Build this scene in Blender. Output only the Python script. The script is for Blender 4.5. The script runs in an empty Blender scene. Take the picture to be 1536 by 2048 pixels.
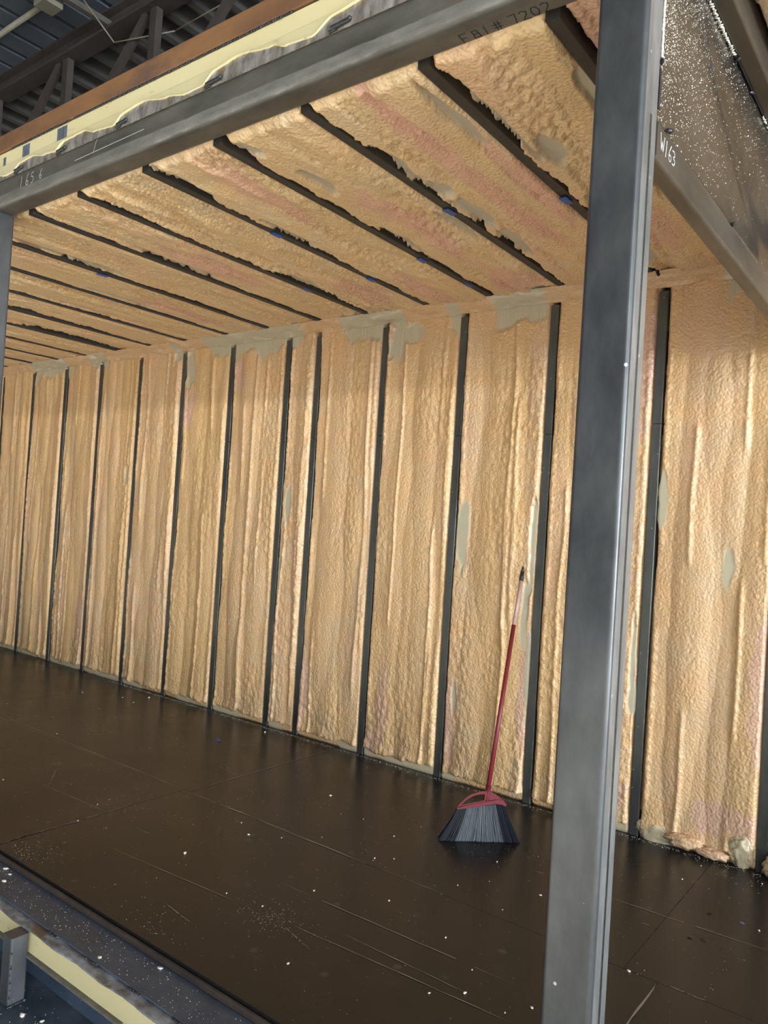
import bpy, bmesh, math, random
import numpy as np
from mathutils import Vector, Matrix
random.seed(7)
R = random.uniform
C = bpy.context.scene.collection
SC = bpy.context.scene

# ---------------------------------------------------------------- camera
ZC = 1.5383
cam_r = Vector((0.79533, 0.60292, 0.06275)); cam_u = Vector((-0.04052, -0.05042, 0.99791)); cam_f = Vector((-0.60482, 0.79621, 0.01567))
cd = bpy.data.cameras.new('camera'); cam = bpy.data.objects.new('camera', cd); C.objects.link(cam)
cd.sensor_fit = 'HORIZONTAL'; cd.sensor_width = 36.0; cd.lens = 36.0 * 1537.17 / 1536.0
cd.clip_start = 0.05; cd.clip_end = 200
M = Matrix((cam_r, cam_u, -cam_f)).transposed().to_4x4(); M.translation = (0, 0, ZC); cam.matrix_world = M
SC.camera = cam
# ---------------------------------------------------------------- world, sun, exposure
SC.view_settings.view_transform = 'Standard'; SC.view_settings.look = 'None'
SC.view_settings.exposure = 0.0; SC.view_settings.gamma = 1.0; SC.view_settings.use_curve_mapping = False
W = bpy.data.worlds.new('sky'); SC.world = W; W.use_nodes = True
wn = W.node_tree.nodes; wl = W.node_tree.links
bg = wn['Background']
tc = wn.new('ShaderNodeTexCoord'); sx = wn.new('ShaderNodeSeparateXYZ'); wl.new(tc.outputs['Generated'], sx.inputs[0])
rp = wn.new('ShaderNodeValToRGB'); wl.new(sx.outputs['Z'], rp.inputs[0])
rp.color_ramp.elements[0].position = 0.0; rp.color_ramp.elements[0].color = (0.80, 0.86, 0.90, 1)
rp.color_ramp.elements[1].position = 0.6; rp.color_ramp.elements[1].color = (0.42, 0.62, 0.95, 1)
wl.new(rp.outputs[0], bg.inputs[0]); bg.inputs[1].default_value = 0.65
sd = bpy.data.lights.new('sun', 'SUN'); sd.energy = 26.0; sd.angle = math.radians(1.0); sd.color = (1.0, 0.97, 0.92)
so = bpy.data.objects.new('sun', sd); C.objects.link(so)
so.rotation_euler = Vector((9.0, -8.7, 5.7)).to_track_quat('Z', 'Y').to_euler()
# daylight through the tall open side of the hall, behind the camera
DOOR_Y, DOOR_TOP = -8.0, 5.41
ad = bpy.data.lights.new('door_daylight', 'AREA'); ad.shape = 'RECTANGLE'; ad.size = 17; ad.size_y = 2.4; ad.energy = 60; ad.color = (0.86, 0.94, 1.0)
ao = bpy.data.objects.new('door_daylight', ad); C.objects.link(ao)
ao.location = (12, DOOR_Y - .1, DOOR_TOP - 1.3); ao.rotation_euler = (math.radians(90), 0, 0)

# narrow lamp added under the door header for the sharp beam shadow
a2 = bpy.data.lights.new('shadow_edge_lamp', 'AREA'); a2.shape = 'RECTANGLE'; a2.size = 17; a2.size_y = .3; a2.energy = 1950; a2.color = (0.90, 0.96, 1.0)
a2o = bpy.data.objects.new('shadow_edge_lamp', a2); C.objects.link(a2o)
a2o.location = (12, DOOR_Y - .12, DOOR_TOP - .17); a2o.rotation_euler = (math.radians(90), 0, 0)

# unseen lamp added far right for the post highlight and foam relief
a3 = bpy.data.lights.new('side_relief_lamp', 'AREA'); a3.shape = 'RECTANGLE'; a3.size = 10; a3.size_y = 4.3; a3.energy = 6800; a3.color = (0.84, 0.93, 1.0)
a3o = bpy.data.objects.new('side_relief_lamp', a3); C.objects.link(a3o)
a3o.location = (20.8, -2.0, 1.9); a3o.rotation_euler = (math.radians(90), 0, math.radians(90))

# ---------------------------------------------------------------- helpers
def tag(o, label=None, cat=None, group=None, kind=None):
    if label: o['label'] = label
    if cat: o['category'] = cat
    if group: o['group'] = group
    if kind: o['kind'] = kind
    return o
def empty(name, loc=(0, 0, 0)):
    o = bpy.data.objects.new(name, None); o.location = loc; C.objects.link(o); o.empty_display_size = .05
    return o
def link(name, me, mat, parent=None):
    o = bpy.data.objects.new(name, me); C.objects.link(o)
    if mat and not me.materials: me.materials.append(mat)
    if parent:
        o.parent = parent
        o.matrix_parent_inverse = Matrix.Translation(-parent.location)
    return o
def obj(name, bm, mat, parent=None, smooth=None):
    me = bpy.data.meshes.new(name)
    if smooth:
        lay = bm.faces.layers.int.get('flat')
        for f in bm.faces: f.smooth = not (lay and f[lay])
        for e in bm.edges:
            if len(e.link_faces) == 2 and e.calc_face_angle(0) > math.radians(smooth): e.smooth = False
    bm.to_mesh(me); bm.free()
    return link(name, me, mat, parent)
def box(bm, x0, x1, y0, y1, z0, z1, r=0.0, seg=3):
    res = bmesh.ops.create_cube(bm, size=1.0)
    vs = res['verts']
    for v in vs:
        v.co = Vector(((x0 + x1) / 2 + v.co.x * (x1 - x0), (y0 + y1) / 2 + v.co.y * (y1 - y0), (z0 + z1) / 2 + v.co.z * (z1 - z0)))
    if r > 0:
        es = list({e for v in vs for e in v.link_edges})
        bmesh.ops.bevel(bm, geom=es, offset=r, segments=seg, affect='EDGES', profile=.5)
def tube_bar(bm, ax, x0, x1, y0, y1, z0, z1, r=.01, seg=5):
    """rectangular hollow section look: rounded long edges, along axis ax"""
    lo = (x0, y0, z0); hi = (x1, y1, z1)
    a, b = [i for i in range(3) if i != ax]
    pts = []
    cx = [(hi[a] - r, hi[b] - r, 0), (lo[a] + r, hi[b] - r, 90), (lo[a] + r, lo[b] + r, 180), (hi[a] - r, lo[b] + r, 270)]
    for ca, cb, s in cx:
        for k in range(seg + 1):
            t = math.radians(s + 90 * k / seg); pts.append((ca + r * math.cos(t), cb + r * math.sin(t)))
    rings = []
    for e in (lo[ax], hi[ax]):
        ring = []
        for p in pts:
            c = [0, 0, 0]; c[ax] = e; c[a] = p[0]; c[b] = p[1]; ring.append(bm.verts.new(c))
        rings.append(ring)
    n = len(pts); lay = bm.faces.layers.int.get('flat') or bm.faces.layers.int.new('flat')
    for i in range(n):
        f = bm.faces.new((rings[0][i], rings[0][(i + 1) % n], rings[1][(i + 1) % n], rings[1][i]))
        if i % (seg + 1) == seg: f[lay] = 1
    for r_ in rings: f = bm.faces.new(r_); f[lay] = 1
    bmesh.ops.recalc_face_normals(bm, faces=bm.faces[:])
def rod(bm, a, b, r0, r1=None, n=12, caps=True):
    a = Vector(a); b = Vector(b); r1 = r0 if r1 is None else r1
    w = (b - a).normalized(); u = w.orthogonal().normalized(); v = w.cross(u)
    A = []; B = []
    for i in range(n):
        t = 2 * math.pi * i / n; d = u * math.cos(t) + v * math.sin(t)
        A.append(bm.verts.new(a + d * r0)); B.append(bm.verts.new(b + d * r1))
    for i in range(n): bm.faces.new((A[i], A[(i + 1) % n], B[(i + 1) % n], B[i]))
    if caps: bm.faces.new(A[::-1]); bm.faces.new(B)
def rock(bm, c, sx, sy, sz, seed, sub=1):
    rr = random.Random(seed)
    res = bmesh.ops.create_icosphere(bm, subdivisions=sub, radius=1)
    a = rr.uniform(0, 6.28); ca, sa = math.cos(a), math.sin(a)
    for v in res['verts']:
        k = rr.uniform(.75, 1.2)
        x, y, z = v.co.x * sx * k, v.co.y * sy * k, v.co.z * sz * k
        v.co = Vector((c[0] + x * ca - y * sa, c[1] + x * sa + y * ca, c[2] + z))

# ---- numpy noise
def _h(ix, iy, s):
    n = (ix.astype(np.int64) * 374761393 + iy.astype(np.int64) * 668265263 + s * 69069 + 12345) & 0xffffffff
    n = ((n ^ (n >> 13)) * 1274126177) & 0xffffffff
    n = n ^ (n >> 16)
    return (n & 0xffff) / 65535.0
def vn(x, y, s):
    ix = np.floor(x); iy = np.floor(y); fx = x - ix; fy = y - iy
    fx = fx * fx * (3 - 2 * fx); fy = fy * fy * (3 - 2 * fy)
    a = _h(ix, iy, s); b = _h(ix + 1, iy, s); c = _h(ix, iy + 1, s); d = _h(ix + 1, iy + 1, s)
    return (a * (1 - fx) + b * fx) * (1 - fy) + (c * (1 - fx) + d * fx) * fy
def fbm(x, y, s, o=3):
    t = 0; a = .5; m = 0
    for i in range(o):
        t = t + a * vn(x * 2 ** i + 7.3 * i, y * 2 ** i + 3.1 * i, s + i * 17); m += a; a *= .5
    return t / m
def worley(x, y, s):
    ix = np.floor(x); iy = np.floor(y); best = np.full(x.shape, 9.0)
    for dx in (-1, 0, 1):
        for dy in (-1, 0, 1):
            jx = ix + dx; jy = iy + dy
            px = jx + .15 + .7 * _h(jx, jy, s); py = jy + .15 + .7 * _h(jx, jy, s + 91)
            best = np.minimum(best, (px - x) ** 2 + (py - y) ** 2)
    return np.sqrt(best)
def sstep(a, b, x):
    t = np.clip((x - a) / (b - a), 0, 1); return t * t * (3 - 2 * t)

def grid_mesh(name, P, tint, mat, parent, depth_vec=None):
    """P (n,m,3) positions; tint (n,m,4); skirt goes back by depth_vec"""
    n, m = P.shape[:2]
    V = P.reshape(-1, 3); T = tint.reshape(-1, 4)
    idx = np.arange(n * m).reshape(n, m)
    q = np.stack([idx[:-1, :-1], idx[1:, :-1], idx[1:, 1:], idx[:-1, 1:]], -1).reshape(-1, 4)
    if depth_vec is not None:
        ring = np.concatenate([idx[:, 0], idx[-1, 1:], idx[-2::-1, -1], idx[0, -2:0:-1]])
        base = len(V); back = V[ring].copy() + np.array(depth_vec)
        V = np.concatenate([V, back]); T = np.concatenate([T, T[ring]])
        k = len(ring); j = np.arange(k)
        sk = np.stack([ring[(j + 1) % k], ring[j], base + j, base + (j + 1) % k], -1)
        q = np.concatenate([q, sk])
    me = bpy.data.meshes.new(name)
    me.vertices.add(len(V)); me.vertices.foreach_set('co', V.astype(np.float32).ravel())
    me.loops.add(q.size); me.loops.foreach_set('vertex_index', q.astype(np.int32).ravel())
    me.polygons.add(len(q)); me.polygons.foreach_set('loop_start', np.arange(0, q.size, 4, dtype=np.int32))
    me.polygons.foreach_set('loop_total', np.full(len(q), 4, dtype=np.int32))
    me.polygons.foreach_set('use_smooth', np.ones(len(q), dtype=bool))
    me.update(calc_edges=True)
    at = me.color_attributes.new('tint', 'FLOAT_COLOR', 'POINT'); at.data.foreach_set('color', T.astype(np.float32).ravel())
    return link(name, me, mat, parent)

# ---------------------------------------------------------------- materials
def new_mat(name):
    m = bpy.data.materials.new(name); m.use_nodes = True
    return m, m.node_tree.nodes, m.node_tree.links, m.node_tree.nodes['Principled BSDF']
def N(ns, t, **k):
    n = ns.new(t)
    for a, v in k.items():
        if a in n.inputs: n.inputs[a].default_value = v
        else: setattr(n, a, v)
    return n
def mixc(ns, ls, fac, a, b):
    m = ns.new('ShaderNodeMix'); m.data_type = 'RGBA'
    for s, v in ((0, fac), (6, a), (7, b)):
        if hasattr(v, 'links') or hasattr(v, 'is_output'): ls.new(v, m.inputs[s])
        else: m.inputs[s].default_value = v
    return m.outputs[2]
def ramp(ns, ls, src, p0, p1, c0=(0, 0, 0, 1), c1=(1, 1, 1, 1)):
    r = ns.new('ShaderNodeValToRGB'); e = r.color_ramp.elements
    e[0].position = p0; e[0].color = c0; e[1].position = p1; e[1].color = c1
    ls.new(src, r.inputs[0]); return r.outputs[0]
def coords(ns, ls, scale=(1, 1, 1)):
    g = ns.new('ShaderNodeNewGeometry'); mp = ns.new('ShaderNodeMapping'); mp.inputs['Scale'].default_value = scale
    ls.new(g.outputs['Position'], mp.inputs[0]); return mp.outputs[0]
def noise(ns, ls, scale, detail=4, stretch=(1, 1, 1), rough=.55):
    n = N(ns, 'ShaderNodeTexNoise', Scale=scale, Detail=detail, Roughness=rough); ls.new(coords(ns, ls, stretch), n.inputs['Vector']); return n.outputs[0]

def foam_mat(name, base, pink, cut, streak, bump=.35, scale=(1, 1, 1)):
    m, ns, ls, b = new_mat(name)
    a = N(ns, 'ShaderNodeAttribute', attribute_name='tint'); sp = ns.new('ShaderNodeSeparateColor'); ls.new(a.outputs['Color'], sp.inputs[0])
    n1 = noise(ns, ls, 6, 4, scale)
    c = mixc(ns, ls, ramp(ns, ls, n1, .35, .7), base, tuple(base[i] * (1.08, .93, .78, 1)[i] for i in range(4)))
    c = mixc(ns, ls, sp.outputs[2], c, streak)
    c = mixc(ns, ls, sp.outputs[0], c, pink)
    c = mixc(ns, ls, sp.outputs[1], c, cut)
    ls.new(c, b.inputs['Base Color'])
    b.inputs['Roughness'].default_value = .31; b.inputs['Specular IOR Level'].default_value = .6
    v = N(ns, 'ShaderNodeTexVoronoi', Scale=85.0); v.feature = 'SMOOTH_F1'; ls.new(coords(ns, ls), v.inputs['Vector'])
    n2 = noise(ns, ls, 260, 2)
    ad_ = N(ns, 'ShaderNodeMath', operation='MULTIPLY_ADD'); ls.new(n2, ad_.inputs[0]); ad_.inputs[1].default_value = .3; ls.new(v.outputs['Distance'], ad_.inputs[2])
    inv = N(ns, 'ShaderNodeMath', operation='SUBTRACT'); inv.inputs[0].default_value = 1; ls.new(sp.outputs[1], inv.inputs[1])
    st = N(ns, 'ShaderNodeMath', operation='MULTIPLY'); ls.new(inv.outputs[0], st.inputs[0]); st.inputs[1].default_value = bump
    bp = N(ns, 'ShaderNodeBump', Distance=.011); bp.invert = True; ls.new(ad_.outputs[0], bp.inputs['Height']); ls.new(st.outputs[0], bp.inputs['Strength'])
    ls.new(bp.outputs[0], b.inputs['Normal'])
    return m
FOAM_W = foam_mat('wall_foam', (.63, .44, .255, 1), (.62, .38, .27, 1), (.50, .44, .30, 1), (.62, .39, .165, 1), .42)
FOAM_C = foam_mat('ceiling_foam', (.78, .60, .36, 1), (.76, .45, .31, 1), (.50, .45, .33, 1), (.72, .50, .24, 1), .55)
FOAM_P = foam_mat('pale_foam', (.80, .66, .45, 1), (.75, .5, .38, 1), (.62, .62, .52, 1), (.78, .58, .36, 1), .3)

def steel_mat(name, c0, c1, rough=.38, rust=None, rust_lo=.55, stretch=(1, 1, 1), sc=5, metal=.0, dots=0.0, spec=.6, band=None, lit_scuff=None):
    m, ns, ls, b = new_mat(name)
    n1 = noise(ns, ls, sc, 6, stretch, .6)
    c = mixc(ns, ls, ramp(ns, ls, n1, .3, .72), c0, c1)
    if rust:
        n3 = noise(ns, ls, sc * .6, 8, stretch, .65)
        c = mixc(ns, ls, ramp(ns, ls, n3, rust_lo, rust_lo + .12), c, rust)
    if band:      # rubbed strip between two heights
        g_ = ns.new('ShaderNodeNewGeometry'); sp_ = ns.new('ShaderNodeSeparateXYZ'); ls.new(g_.outputs['Position'], sp_.inputs[0])
        nb_ = noise(ns, ls, 14, 6, (.4, 1, 1), .7); ad2 = N(ns, 'ShaderNodeMath', operation='MULTIPLY_ADD'); ls.new(nb_, ad2.inputs[0]); ad2.inputs[1].default_value = .02; ls.new(sp_.outputs['Z'], ad2.inputs[2])
        mr = N(ns, 'ShaderNodeMapRange'); mr.inputs[1].default_value = band[0]; mr.inputs[2].default_value = band[1]; ls.new(ad2.outputs[0], mr.inputs[0])
        up = ramp(ns, ls, mr.outputs[0], .0, .12); dn = ramp(ns, ls, mr.outputs[0], .92, 1.0, (1, 1, 1, 1), (0, 0, 0, 1))
        mu = N(ns, 'ShaderNodeMath', operation='MULTIPLY'); ls.new(up, mu.inputs[0]); ls.new(dn, mu.inputs[1])
        mu2 = N(ns, 'ShaderNodeMath', operation='MULTIPLY'); ls.new(mu.outputs[0], mu2.inputs[0]); ls.new(ramp(ns, ls, nb_, .35, .65, (.3, .3, .3, 1), (1, 1, 1, 1)), mu2.inputs[1])
        c = mixc(ns, ls, mu2.outputs[0], c, band[2])
    if lit_scuff:     # scraped right-hand face, painted paler to carry the side light
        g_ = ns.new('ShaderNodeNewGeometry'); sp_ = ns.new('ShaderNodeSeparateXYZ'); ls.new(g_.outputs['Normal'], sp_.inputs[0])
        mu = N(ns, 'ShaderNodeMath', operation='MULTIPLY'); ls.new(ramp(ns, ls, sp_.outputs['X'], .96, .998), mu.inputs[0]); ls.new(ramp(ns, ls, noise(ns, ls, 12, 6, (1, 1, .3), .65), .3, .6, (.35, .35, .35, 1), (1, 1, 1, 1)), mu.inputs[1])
        c = mixc(ns, ls, mu.outputs[0], c, lit_scuff)
    if dots:
        v = N(ns, 'ShaderNodeTexVoronoi', Scale=dots); ls.new(coords(ns, ls), v.inputs['Vector'])
        c = mixc(ns, ls, ramp(ns, ls, v.outputs['Distance'], .04, .07, (1, 1, 1, 1), (0, 0, 0, 1)), c, (.55, .55, .52, 1))
    ls.new(c, b.inputs['Base Color'])
    n2 = noise(ns, ls, sc * 3, 5, stretch, .6)
    r = N(ns, 'ShaderNodeMapRange'); r.inputs[3].default_value = rough - .1; r.inputs[4].default_value = rough + .16; ls.new(n2, r.inputs[0]); ls.new(r.outputs[0], b.inputs['Roughness'])
    b.inputs['Metallic'].default_value = metal; b.inputs['Specular IOR Level'].default_value = spec
    bp = N(ns, 'ShaderNodeBump', Strength=.08, Distance=.004); ls.new(n2, bp.inputs['Height']); ls.new(bp.outputs[0], b.inputs['Normal'])
    return m
STEEL_V = steel_mat('mill_steel_upright', (.038, .041, .044, 1), (.105, .11, .11, 1), .33, None, stretch=(1.1, 1.1, .5), sc=7, metal=.35, dots=14, spec=.7, lit_scuff=(.30, .305, .30, 1))
STEEL_P = steel_mat('mill_steel_plain_upright', (.06, .063, .066, 1), (.12, .125, .13, 1), .36, None, stretch=(1.1, 1.1, .5), sc=7, metal=.35, dots=14, spec=.7)
STEEL_H = steel_mat('mill_steel_beam', (.065, .06, .05, 1), (.155, .145, .118, 1), .42, (.20, .11, .045, 1), .62, stretch=(.4, 1, 1), sc=9, metal=.25, band=(2.962, 3.008, (.25, .24, .21, 1)))
STEEL_Y = steel_mat('mill_steel_cross', (.07, .062, .05, 1), (.15, .132, .105, 1), .36, None, stretch=(1, .25, 1), sc=9, metal=.45)
STUD = steel_mat('galvanised_stud', (.05, .053, .048, 1), (.10, .105, .09, 1), .36, None, stretch=(1, 1, .3), sc=9, metal=.45, dots=22, spec=.8)
JOIST = steel_mat('dark_joist', (.022, .022, .02, 1), (.04, .037, .03, 1), .55, None, sc=14)
BLACK = steel_mat('black_weld', (.012, .013, .014, 1), (.04, .042, .045, 1), .3, None, sc=60)
SHEET = steel_mat('dark_sheet', (.09, .075, .06, 1), (.20, .175, .145, 1), .22, None, stretch=(1, .6, 1), sc=3.5, metal=.7)
RUSTY = steel_mat('rusty_channel', (.12, .055, .028, 1), (.26, .125, .045, 1), .62, (.07, .055, .05, 1), .54, stretch=(.5, 1, 1.2), sc=5)
LEDGE = steel_mat('sky_tinted_ledge', (.036, .054, .082, 1), (.07, .098, .14, 1), .42, (.06, .055, .06, 1), .7, stretch=(.7, 1, 1), sc=9, dots=38)  # black steel with the blue of the sky put into its colour
SLAG = steel_mat('burnt_flange', (.10, .085, .07, 1), (.42, .46, .50, 1), .45, (.16, .11, .075, 1), .52, stretch=(.6, 1, 1), sc=26, metal=.2)
SILV = steel_mat('burnt_paint', (.12, .095, .075, 1), (.50, .47, .42, 1), .35, (.26, .19, .11, 1), .55, stretch=(1, 1, .35), sc=34, metal=.35)
BLUEBLK = steel_mat('black_primer_patch', (.04, .05, .065, 1), (.22, .25, .29, 1), .3, None, stretch=(3, 1, .3), sc=20)
PIPE = steel_mat('old_conduit', (.16, .15, .11, 1), (.24, .22, .16, 1), .5, None, sc=5)
TRUSS = steel_mat('truss_steel', (.03, .024, .02, 1), (.06, .045, .035, 1), .7, None, sc=3)
PURL = steel_mat('purlin_steel', (.07, .06, .05, 1), (.11, .10, .085, 1), .6, None, sc=3)
DECK = steel_mat('roof_deck', (.055, .068, .085, 1), (.075, .088, .105, 1), .7, None, sc=2)
DECK2 = steel_mat('far_roof_deck', (.16, .155, .14, 1), (.22, .21, .19, 1), .6, None, sc=2)
GROUND = steel_mat('shop_floor', (.035, .045, .06, 1), (.10, .12, .15, 1), .5, (.05, .05, .05, 1), .6, sc=6, dots=30)
HALLW = steel_mat('hall_wall', (.05, .05, .05, 1), (.08, .08, .08, 1), .8, None, sc=2)
def concrete_out(nm, c0, c1):
    m, ns, ls, b = new_mat(nm)
    c = mixc(ns, ls, noise(ns, ls, 1.5, 5), c0, c1); ls.new(c, b.inputs['Base Color']); b.inputs['Roughness'].default_value = .9
    return m
OUTC = concrete_out('outside_asphalt', (.10, .10, .10, 1), (.14, .14, .14, 1)); CONC_BOUNCE = concrete_out('bounce_concrete', (.46, .44, .40, 1), (.56, .54, .50, 1))
def yellow_mat():
    m, ns, ls, b = new_mat('cream_primer')
    c = mixc(ns, ls, noise(ns, ls, 4, 4, (.5, 1, 1)), (.64, .54, .27, 1), (.74, .66, .40, 1))
    n = noise(ns, ls, 26, 6, (.35, 1, 1.3), .7)
    c = mixc(ns, ls, ramp(ns, ls, n, .62, .70), c, (.24, .23, .18, 1))
    ls.new(c, b.inputs['Base Color']); b.inputs['Roughness'].default_value = .38
    bp = N(ns, 'ShaderNodeBump', Strength=.1, Distance=.004); ls.new(n, bp.inputs['Height']); ls.new(bp.outputs[0], b.inputs['Normal'])
    return m
YEL = yellow_mat()
def ply_mat():
    m, ns, ls, b = new_mat('film_faced_plywood')
    n1 = noise(ns, ls, 1.3, 5)
    c = mixc(ns, ls, ramp(ns, ls, n1, .3, .7), (.0105, .0105, .011, 1), (.018, .017, .0175, 1))
    n2 = noise(ns, ls, 7, 8, (1, 1, 1), .7)
    c = mixc(ns, ls, ramp(ns, ls, n2, .60, .85, (0, 0, 0, 1), (.35, .35, .35, 1)), c, (.10, .10, .10, 1))
    v = N(ns, 'ShaderNodeTexVoronoi', Scale=5.5); ls.new(coords(ns, ls), v.inputs['Vector'])
    c = mixc(ns, ls, ramp(ns, ls, v.outputs['Distance'], .05, .11, (.35, .35, .35, 1), (0, 0, 0, 1)), c, (.12, .12, .115, 1))
    n4 = noise(ns, ls, 160, 2); 
    n5 = noise(ns, ls, 2.2, 4)
    c = mixc(ns, ls, ramp(ns, ls, n4, .80, .84), c, (.35, .33, .30, 1))
    ls.new(c, b.inputs['Base Color'])
    r = N(ns, 'ShaderNodeMapRange'); r.inputs[3].default_value = .20; r.inputs[4].default_value = .40; ls.new(n5, r.inputs[0]); ls.new(r.outputs[0], b.inputs['Roughness'])
    b.inputs['Specular IOR Level'].default_value = .32
    bp = N(ns, 'ShaderNodeBump', Strength=.05, Distance=.002); ls.new(noise(ns, ls, 30, 4), bp.inputs['Height']); ls.new(bp.outputs[0], b.inputs['Normal'])
    return m
PLY = ply_mat()
def flat(name, col, rough=.5, metal=0, spec=.5):
    m, ns, ls, b = new_mat(name)
    n = noise(ns, ls, 40, 3)
    c = mixc(ns, ls, n, tuple(v * .88 for v in col[:3]) + (1,), tuple(min(1, v * 1.1) for v in col[:3]) + (1,)); ls.new(c, b.inputs['Base Color'])
    b.inputs['Roughness'].default_value = rough; b.inputs['Metallic'].default_value = metal; b.inputs['Specular IOR Level'].default_value = spec
    return m
EDGE = steel_mat('plywood_edge', (.018, .014, .012, 1), (.075, .05, .035, 1), .8, None, stretch=(.6, 1, 1), sc=7)
SCR = flat('scratch', (.30, .26, .22), .6)
RED = flat('red_plastic', (.15, .015, .022), .6, 0, .3)
REDD = flat('dark_red_tube', (.19, .02, .028), .4, 0, .4)
PINKT = flat('bare_handle_tube', (.42, .27, .26), .45)
BLK = flat('black_plastic', (.02, .02, .022), .4)
GREYB = flat('grey_bristle', (.13, .15, .165), .6)
BLKB = flat('black_bristle', (.014, .018, .026), .45)
CRUMB = flat('foam_crumb', (.82, .76, .62), .7)
CHALK = flat('chalk', (.62, .62, .58), .9)
INK = flat('ink', (.015, .017, .018), .8)
BLUE = flat('blue_tape', (.02, .08, .32), .4)
WFOAM = flat('white_sealant', (.86, .83, .72), .6)
SHARD = flat('dark_flake', (.006, .006, .007), .3)

# ================================================================ STRUCTURE
YF, YW, ZB = 1.755, 4.065, 2.945
# ground
bm = bmesh.new(); box(bm, -30, 30, -4, .9, -.40, -.30); tag(obj('ground', bm, CONC_BOUNCE), kind='structure')  # unseen pale strip added to bounce sunlight onto the module ceiling
bm = bmesh.new(); box(bm, -30, 30, .9, 24, -.40, -.30); box(bm, -30, 30, -8, -4, -.40, -.30); tag(obj('ground', bm, GROUND), kind='structure')  # the strip behind the camera is kept dark to limit that bounce
bm = bmesh.new(); box(bm, -60, 60, -60, -8.001, -.42, -.31); tag(obj('ground', bm, OUTC), kind='structure')  # outside ground also kept dark to limit the bounce
# hall shell
bm = bmesh.new(); box(bm, -30, 30, DOOR_Y - .1, DOOR_Y + .1, DOOR_TOP, 7.4); box(bm, -30, -12, DOOR_Y - .1, DOOR_Y + .1, -.3, DOOR_TOP); box(bm, 21, 30, DOOR_Y - .1, DOOR_Y + .1, -.3, DOOR_TOP); tag(obj('wall_front', bm, HALLW), kind='structure')
bm = bmesh.new(); box(bm, -30, 30, 23.8, 24, -.3, 7.4); tag(obj('wall_back_of_hall', bm, HALLW), kind='structure')
for n_, x in (('wall_left', -30), ('wall_right', 21)):
    bm = bmesh.new()
    if x < 0: box(bm, x - .1, x + .1, -8, 24, -.3, 7.4)
    else: box(bm, x - .1, x + .1, -8, -7, -.3, 4.1); box(bm, x - .1, x + .1, 3, 24, -.3, 4.1); box(bm, x - .1, x + .1, -8, 24, 4.1, 7.4)  # opening cut for the added side lamp
    tag(obj(n_, bm, HALLW), kind='structure')
roof = empty('hall_roof', (0, 0, 7.1)); tag(roof, kind='structure')
def corrug(name, x0, x1, y0, y1, pitch, low, z, depth, mat):
    bm = bmesh.new(); prof = []; x = x0
    while x < x1:
        prof += [(x, z), (x + low, z), (x + low + .02, z + depth), (x + pitch - .02, z + depth)]; x += pitch
    a = [bm.verts.new((p[0], y0, p[1])) for p in prof]; b = [bm.verts.new((p[0], y1, p[1])) for p in prof]
    c = [bm.verts.new((p[0], y0, z + depth + .02)) for p in prof]; d = [bm.verts.new((p[0], y1, z + depth + .02)) for p in prof]
    for i in range(len(prof) - 1):
        bm.faces.new((a[i], a[i + 1], b[i + 1], b[i])); bm.faces.new((c[i], d[i], d[i + 1], c[i + 1]))
    return obj(name, bm, mat, roof)
corrug('roof_deck', -30, 30, -8.1, 4.75, .36, .28, 7.02, .07, DECK)
corrug('roof_deck', -30, 30, 4.75, 24, .36, .09, 7.02, .16, DECK2)

# floor ---------------------------------------------------------
fl = empty('floor', (-3, 3, 0)); tag(fl, kind='structure')
bm = bmesh.new(); box(bm, -9.6, 1.6, YF + .01, 4.2, -.10, -.019); obj('subfloor', bm, JOIST, fl)
g = .0004
rows = [(1.752, 2.80, [-9.6, -8.27, -5.83, -3.392, -.797, 1.6]), (2.80, 4.12, [-9.6, -8.2, -5.77, -3.345, -.92, 1.6])]
for y0, y1, xs in rows:
    for a, b in zip(xs, xs[1:]):
        bm = bmesh.new(); dz = R(-.0006, .0006)
        box(bm, a + g, b - g, y0 + g, y1 - g, -.018 + dz, dz, .0012, 1); obj('plywood_panel', bm, PLY, fl)
bm = bmesh.new(); tube_bar(bm, 0, -9.6, -.80, 1.733, 1.750, -.035, -.009, .006, 3)
tag(obj('edge_strip', bm, EDGE, fl, 40), 'brown raw plywood edge strip')
bm = bmesh.new()
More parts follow.
